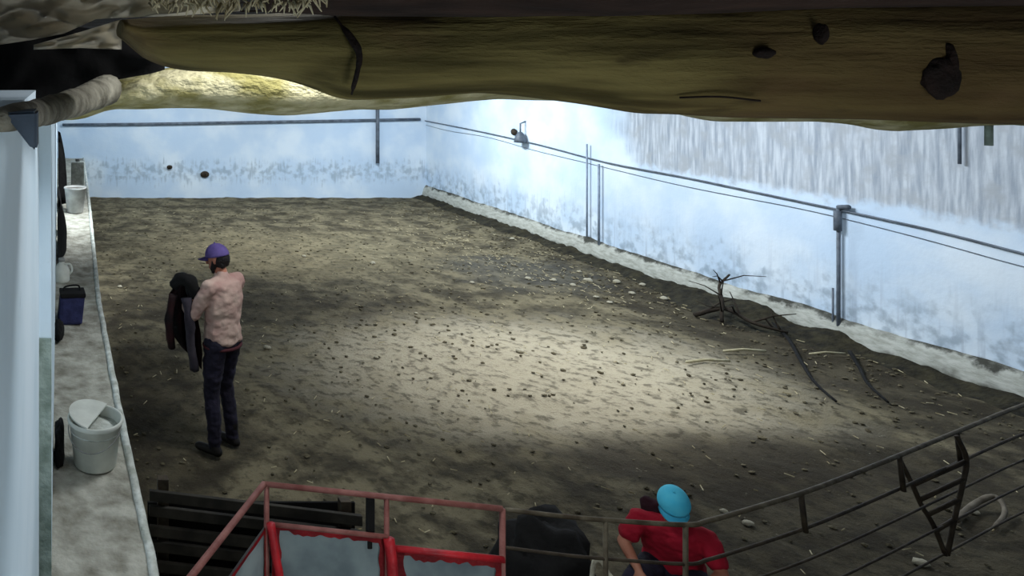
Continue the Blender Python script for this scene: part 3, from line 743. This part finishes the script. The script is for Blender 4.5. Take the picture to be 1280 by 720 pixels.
# ------------------------------------------------------------------ people
def hand(bm, w, d, n, side, curl=.5, s=1.0):
    """w wrist, d along the hand, n out of the back of the hand, side=+1 when the thumb is at d x n"""
    d = d.normalized(); n = (n-d*n.dot(d)).normalized(); a = d.cross(n)*side
    hull(bm, (w+d*.01, .02*s), (w+d*.085*s+a*.028*s, .0125*s), (w+d*.085*s-a*.028*s, .0125*s), (w+d*.03*s+a*.022*s, .013*s))
    for k, (off, L_) in enumerate(((.031, .070), (.0105, .078), (-.0105, .072), (-.031, .056))):
        p = w+d*.085*s+a*off*s; dr = d.copy(); r = .0092*s
        for j, fr in enumerate((.45, .32, .23)):
            ang = curl*(.5+.35*j); dr = (Matrix.Rotation(-ang, 3, a*side) @ dr)
            q = p+dr*L_*fr*1.1*s; hull(bm, (p, r), (q, r*.9)); p = q; r *= .92
    p = w+d*.03*s+a*.024*s
    for L_, bend, r in ((.04, .9, .0115), (.032, .45, .010), (.026, .25, .009)):
        dr = (d*math.cos(bend)+a*math.sin(bend)*.9-n*.35*curl).normalized(); q = p+dr*L_*s; hull(bm, (p, r*s), (q, r*.92*s)); p = q
def head(bm, c, M, s=1.0):
    """c centre of skull, M 3x3 turning local (+Y face) to body space"""
    def P(x, y, z): return c+M@Vector((x, y, z))*s
    rot = M.to_euler()
    ell(bm, P(0, -.005, .02), (.076*s, .094*s, .098*s), rot, 3)
    hull(bm, (P(0, .03, -.02), (.062*s, .058*s, .06*s), rot), (P(0, .052, -.09), (.03*s, .026*s, .022*s), rot))
    hull(bm, (P(0, .088, .02), .009*s), (P(0, .108, -.022), .012*s)); hull(bm, (P(-.013, .096, -.026), .008*s), (P(.013, .096, -.026), .008*s))
    hull(bm, (P(-.02, .083, -.056), .007*s), (P(.02, .083, -.056), .007*s)); hull(bm, (P(-.018, .081, -.066), .008*s), (P(.018, .081, -.066), .008*s))
    hull(bm, (P(-.045, .074, .032), .008*s), (P(.045, .074, .032), .008*s))
    for sx in (-1, 1): hull(bm, (P(sx*.077, -.005, .012), (.008*s, .017*s, .018*s), rot), (P(sx*.075, 0, -.022), (.006*s, .01*s, .01*s), rot))
def cap(parent, c, M, m, s=1.0, brim=.075):
    def P(x, y, z): return c+M@Vector((x, y, z))*s
    rot = M.to_euler(); bm = bmesh.new()
    sheet(bm, 36, 12, lambda u, v: P(.088*math.cos(2*math.pi*u)*math.cos(v*math.pi/2*.98), -.004+.106*math.sin(2*math.pi*u)*math.cos(v*math.pi/2*.98), .028+.105*math.sin(v*math.pi/2*.98)))
    bmesh.ops.remove_doubles(bm, verts=bm.verts, dist=.0004)
    bmesh.ops.solidify(bm, geom=list(bm.faces), thickness=.004)
    o = obj('cap', bm, m, parent, True)
    bm = bmesh.new()
    def f(u, v):
        t = math.radians(28+124*u); R0x, R0y = .087, .104
        x = math.cos(t)*R0x; y = math.sin(t)*R0y; k = math.sin(math.pi*u)**.6
        return P(x*(1+.06*v), y+brim*v*k, .032-.012*v-.018*(x/.087)**2*v)
    sheet(bm, 24, 6, f, .004); obj('brim', bm, m, o, True)
    bm = bmesh.new(); ell(bm, P(0, -.004, .135), .008*s); obj('button', bm, m, o, True)
    return o
def eyes(parent, c, M, s=1.0):
    for sx in (-1, 1):
        bm = bmesh.new(); ell(bm, c+M@Vector((sx*.031, .075, .012))*s, .0125*s); o = obj('eye', bm, M_eye, parent, True)
M_eye = mat('eye_dark', (40, 30, 26), (20, 14, 12), 10, .3, 0)

V = Vector
def grow(e, r): return (e[0], tuple(q+r for q in (e[1] if isinstance(e[1], tuple) else (e[1],)*3)))

# --- standing man, seen from behind his left shoulder; local +Y is where he faces
p1 = empty('person', floor_pt(278, 560), math.radians(40))
tag(p1, 'person in violet cap, pinkish beige shirt and dark jeans standing holding a dark jacket', 'person')
p1.location.z -= .0
hipL, hipR = V((-.095, .0, .92)), V((.095, .0, .92))
knL, knR = V((-.12, .02, .49)), V((.10, .05, .49))
anL, anR = V((-.13, -.02, .085)), V((.11, -.02, .085))
toeL, toeR = V((-.155, .11, .03)), V((.115, .12, .03))
shL, shR = V((-.185, -.01, 1.395)), V((.18, -.01, 1.39))
elL, elR = V((-.255, .10, 1.155)), V((.24, .10, 1.15))
wrL, wrR = V((-.165, .315, 1.235)), V((.03, .33, 1.15))
hc = V((.0, .05, 1.585)); Mh = Euler((math.radians(-14), 0, math.radians(14))).to_matrix()
torso = [(V((0, 0, .95)), (.16, .115, .10)), (V((0, .0, 1.10)), (.145, .105, .08)), (V((0, -.01, 1.28)), (.175, .115, .09)), (V((0, -.015, 1.39)), (.165, .095, .05))]
bm = bmesh.new()
for a, b2 in zip(torso, torso[1:]): hull(bm, a, b2)
hull(bm, (shL, .055), (shR, .055)); chain(bm, [V((0, -.01, 1.42)), V((0, .02, 1.50)), hc+V((0, -.01, -.02))], [.06, .053, .05])
head(bm, hc, Mh)
for s_, e_, w_ in ((shL, elL, wrL), (shR, elR, wrR)): chain(bm, [s_, s_.lerp(e_, .4), e_, e_.lerp(w_, .35), w_], [.052, .046, .037, .036, .024])
for h_, k_, a_, t_ in ((hipL, knL, anL, toeL), (hipR, knR, anR, toeR)):
    chain(bm, [h_, h_.lerp(k_, .3), k_, k_.lerp(a_, .3)+V((0, -.015, 0)), a_], [.085, .078, .054, .052, .036])
    chain(bm, [a_+V((0, -.02, -.045)), t_], [.035, .028])
hand(bm, wrL, V((.35, .75, .05)), V((-.4, .0, .9)), -1, .9); hand(bm, wrR, V((-.9, .5, .0)), V((.1, .3, .9)), -1, .8)
remeshed('body', bm, M_skin, p1, .0075, 3)
eyes(p1, hc, Mh)
cap(p1, hc, Mh, M_cap1)
bm = bmesh.new(); ell(bm, hc+Mh@V((0, -.022, -.0)), (.079, .086, .082), Mh.to_euler(), 3)
hull(bm, (hc+Mh@V((-.045, -.05, -.05)), .025), (hc+Mh@V((.045, -.05, -.05)), .025))
for sx in (-1, 1): hull(bm, (hc+Mh@V((sx*.066, .01, 0)), .012), (hc+Mh@V((sx*.055, .05, -.07)), .012), (hc+Mh@V((sx*.05, .02, -.06)), .018))
hull(bm, (hc+Mh@V((0, .06, -.095)), .022), (hc+Mh@V((.03, .045, -.085)), .018), (hc+Mh@V((-.03, .045, -.085)), .018))
remeshed('hair', bm, M_hair, p1, .007, 2, .004, 60)
bm = bmesh.new()
tt = [grow(e, .022) for e in torso[1:]]; tt = [(V((0, .0, .93)), (.186, .142, .05)), (V((0, .0, 1.08)), (.178, .135, .06))]+tt[1:]
for a, b2 in zip(tt, tt[1:]): hull(bm, a, b2)
hull(bm, (shL, .068), (shR, .068)); hull(bm, (V((0, -.01, 1.42)), .075), (V((0, .005, 1.465)), .062))
for s_, e_, w_ in ((shL, elL, wrL), (shR, elR, wrR)): chain(bm, [s_, s_.lerp(e_, .5), e_, e_.lerp(w_, .45), e_.lerp(w_, .82)], [.07, .064, .056, .05, .041])
remeshed('shirt', bm, M_shirt1, p1, .010, 3, .012, 9)
bm = bmesh.new(); hull(bm, (V((0, 0, 1.0)), (.172, .128, .03)), (V((0, 0, .90)), (.175, .13, .07)))
for h_, k_, a_ in ((hipL, knL, anL), (hipR, knR, anR)):
    chain(bm, [h_+V((0, -.01, -.0)), h_.lerp(k_, .35), k_, k_.lerp(a_, .4)+V((0, -.012, 0)), a_+V((0, 0, .0))], [.10, .092, .068, .064, .054])
remeshed('trousers', bm, M_jean, p1, .010, 3, .010, 12)
bm = bmesh.new(); tube(bm, [V((.180*math.cos(t), .137*math.sin(t), .885)) for t in [2*math.pi*k/28 for k in range(29)]], .013, 6); obj('belt', bm, mat('maroon_belt', (66, 26, 32)), p1, True)
for nm, a_, t_ in (('boot', anL, toeL), ('boot', anR, toeR)):
    bm = bmesh.new(); chain(bm, [a_+V((0, 0, .10)), a_, a_+V((0, -.03, -.045))], [.05, .046, .042])
    hull(bm, (a_+V((0, -.03, -.045)), (.042, .045, .038)), (t_+V((0, 0, .005)), (.043, .05, .032)))
    for v in bm.verts: v.co.z = max(v.co.z, .003)
    remeshed(nm, bm, M_boot, p1, .008, 2)
# the jacket he holds: hangs over both hands, top level thing
jk = empty('dark_jacket', (0, 0, 0)); tag(jk, 'dark maroon-black jacket draped over the hands of the standing person', 'jacket')
def jp(px, py, dy): return W(px+5, py, p1.location.y+dy)
bm = bmesh.new()
def f(u, v):
    x0 = interp([(0, 214), (.15, 206), (.5, 204), (.75, 208), (1, 222)], v); x1 = interp([(0, 234), (.15, 240), (.5, 246), (.8, 248), (1, 247)], v)
    y0 = interp([(0, 356), (.5, 350), (1, 372)], u); y1 = interp([(0, 434), (.5, 446), (1, 462)], u)
    fold = .045*math.sin(u*11+v*1.5)+.03*nz((u*4, v*4, 1))
    return jp(x0+(x1-x0)*u, y0+(y1-y0)*v, -.02+.1*(1-u)+fold)
sheet(bm, 40, 40, f, .03); obj('jacket_body', bm, M_jack, jk, True)
bm = bmesh.new()
tube(bm, smooth_path([jp(214, 356, .1), jp(222, 349, .02), jp(233, 353, -.05), jp(240, 368, -.03)], 6), [.05]*10+[.06]*9, 10, .4); obj('collar', bm, M_black, jk, True)
bm = bmesh.new()
tube(bm, smooth_path([jp(228, 372, -.06), jp(232, 400, -.09), jp(234, 432, -.07), jp(238, 462, -.05)], 6), [.05]*9+[.045]*10, 10, .35, flat=.8); obj('sleeve', bm, M_lin, jk, True)
bm = bmesh.new()
tube(bm, smooth_path([jp(212, 368, .0), jp(206, 400, -.02), jp(210, 434, .0)], 6), .04, 10, .35, flat=.8); obj('sleeve', bm, M_jack, jk, True)

# --- person in red sitting low behind the fence, bowed towards the camera; local +Y is where they face
D2 = 4.15; s2 = F/D2
hx = (851-PX)/s2
p2 = empty('person', V((hx, D2+.05, 0)), math.radians(141)); p2.location.z = fz(hx, D2)-.0
p2.scale = (.88,)*3
tag(p2, 'person in bright cyan cap and red shirt sitting low behind the pipe fence', 'person')
def L2(px, py, dd=0):
    """pixel -> local coordinates of p2, dd = metres towards the camera"""
    w_ = W(px, py, D2+.05-dd); q = w_-p2.location; return Matrix.Rotation(-p2.rotation_euler.z, 3, 'Z') @ q
hc2 = V((.0, .07, .775)); Mh2 = Euler((math.radians(-30), 0, 0)).to_matrix()
sh_a, sh_b = V((-.165, .0, .590)), V((.175, .0, .590))
el_a, el_b = V((-.235, .08, .43)), V((.26, .09, .44))
wr_a, wr_b = V((-.14, .29, .39)), V((.18, .30, .40))
torso2 = [(V((0, -.08, .27)), (.16, .12, .09)), (V((0, -.09, .38)), (.145, .105, .07)), (V((0, -.04, .50)), (.165, .11, .08)), (V((0.01, -.01, .58)), (.15, .09, .05))]
bm = bmesh.new()
for a, b2 in zip(torso2, torso2[1:]): hull(bm, a, b2)
hull(bm, (sh_a, .05), (sh_b, .05)); chain(bm, [V((0, 0, .60)), V((0, .03, .67)), hc2], [.06, .053, .05]); head(bm, hc2, Mh2, .98)
for s_, e_, w_ in ((sh_a, el_a, wr_a), (sh_b, el_b, wr_b)): chain(bm, [s_, s_.lerp(e_, .4), e_, e_.lerp(w_, .35), w_], [.05, .046, .037, .037, .025])
kn = [(V((-.09, -.06, .27)), V((-.2, .34, .33)), V((-.16, .42, .06))), (V((.09, -.06, .27)), V((.2, .34, .33)), V((.17, .42, .06)))]
kn = [(h_, V((k_.x*1.0, .30, .31)), V((k_.x*.75, .42, .075))) for h_, k_, a_ in kn]
for h_, k_, a_ in kn: chain(bm, [h_, k_, a_], [.085, .058, .04]); chain(bm, [a_, a_+V((.04 if a_.x > 0 else -.04, .14, -.03))], [.036, .03])
hand(bm, wr_a, V((.3, .7, -.3)), V((-.3, .3, .8)), -1, .9); hand(bm, wr_b, V((-.3, .7, -.3)), V((.3, .3, .8)), 1, .9)
remeshed('body', bm, M_skin, p2, .0075, 3); eyes(p2, hc2, Mh2, .98)
cap(p2, hc2, Mh2, M_cap2, .98, .045)
bm = bmesh.new(); ell(bm, hc2+Mh2@V((0, -.022, 0)), (.079, .086, .08), Mh2.to_euler(), 3)
for sx in (-1, 1): hull(bm, (hc2+Mh2@V((sx*.068, .0, 0)), .014), (hc2+Mh2@V((sx*.064, .01, -.05)), .014))
remeshed('hair', bm, M_hair, p2, .007, 2, .004, 60)
bm = bmesh.new(); tt = [grow(e, .024) for e in torso2]
for a, b2 in zip(tt, tt[1:]): hull(bm, a, b2)
hull(bm, (sh_a, .064), (sh_b, .064)); hull(bm, (V((0, 0, .61)), .075), (V((0, .015, .645)), .062))
for s_, e_ in ((sh_a, el_a), (sh_b, el_b)): chain(bm, [s_, s_.lerp(e_, .4), s_.lerp(e_, .62)], [.066, .064, .06])
remeshed('shirt', bm, M_shirt2, p2, .010, 3, .014, 10)
bm = bmesh.new(); hull(bm, (V((0, -.08, .31)), (.175, .14, .04)), (V((0, -.07, .26)), (.175, .15, .08)))
for h_, k_, a_ in kn: chain(bm, [h_, k_, k_.lerp(a_, .75)], [.1, .07, .056])
for v in bm.verts: v.co.z = max(v.co.z, .006)
remeshed('trousers', bm, M_jean, p2, .011, 3, .008, 12)
for h_, k_, a_ in kn:
    e = a_+V((.04 if a_.x > 0 else -.04, .14, -.03)); bm = bmesh.new(); hull(bm, (a_, .048), (e, (.05, .042, .036)))
    for v in bm.verts: v.co.z = max(v.co.z, .004)
    remeshed('shoe', bm, M_boot, p2, .009, 2)
# dark hood bunched behind the neck, on the left of the photo
bm = bmesh.new(); hull(bm, (V((.06, -.06, .66)), .05), (V((.13, -.10, .665)), (.05, .045, .045)), (V((.11, -.08, .62)), .06)); remeshed('hood', bm, M_hood, p2, .01, 3, .012, 14)

stl = empty('low_stool', p2.location.copy()+V((0, .07, 0)), p2.rotation_euler.z); stl.scale = (.88,)*3; tag(stl, 'low wooden stool under the person in red', 'stool')
bm = bmesh.new(); box(bm, (-.17, -.13, .11), (.17, .11, .145), .006); obj('seat', bm, M_lath, stl)
for sx in (-.13, .13):
    for sy in (-.1, .07): bm = bmesh.new(); tube(bm, [(sx*1.1, sy*1.1, -.01), (sx, sy, .115)], .016, 8); obj('leg', bm, M_lath, stl, True)
# rope in the hands
bm = bmesh.new()
tube(bm, smooth_path([W(768, 726, 3.62), W(760, 716, 3.66), W(752, 702, 3.66), W(744, 701, 3.66), (W(741, 712, 3.66)), W(740, 740, 3.66), W(748, 770, 3.66), V((2.95, 3.7, .03))], 6), .011, 8)
single('pale_rope', bm, M_rope, 'pale rope looped in front of the person in red', 'rope')
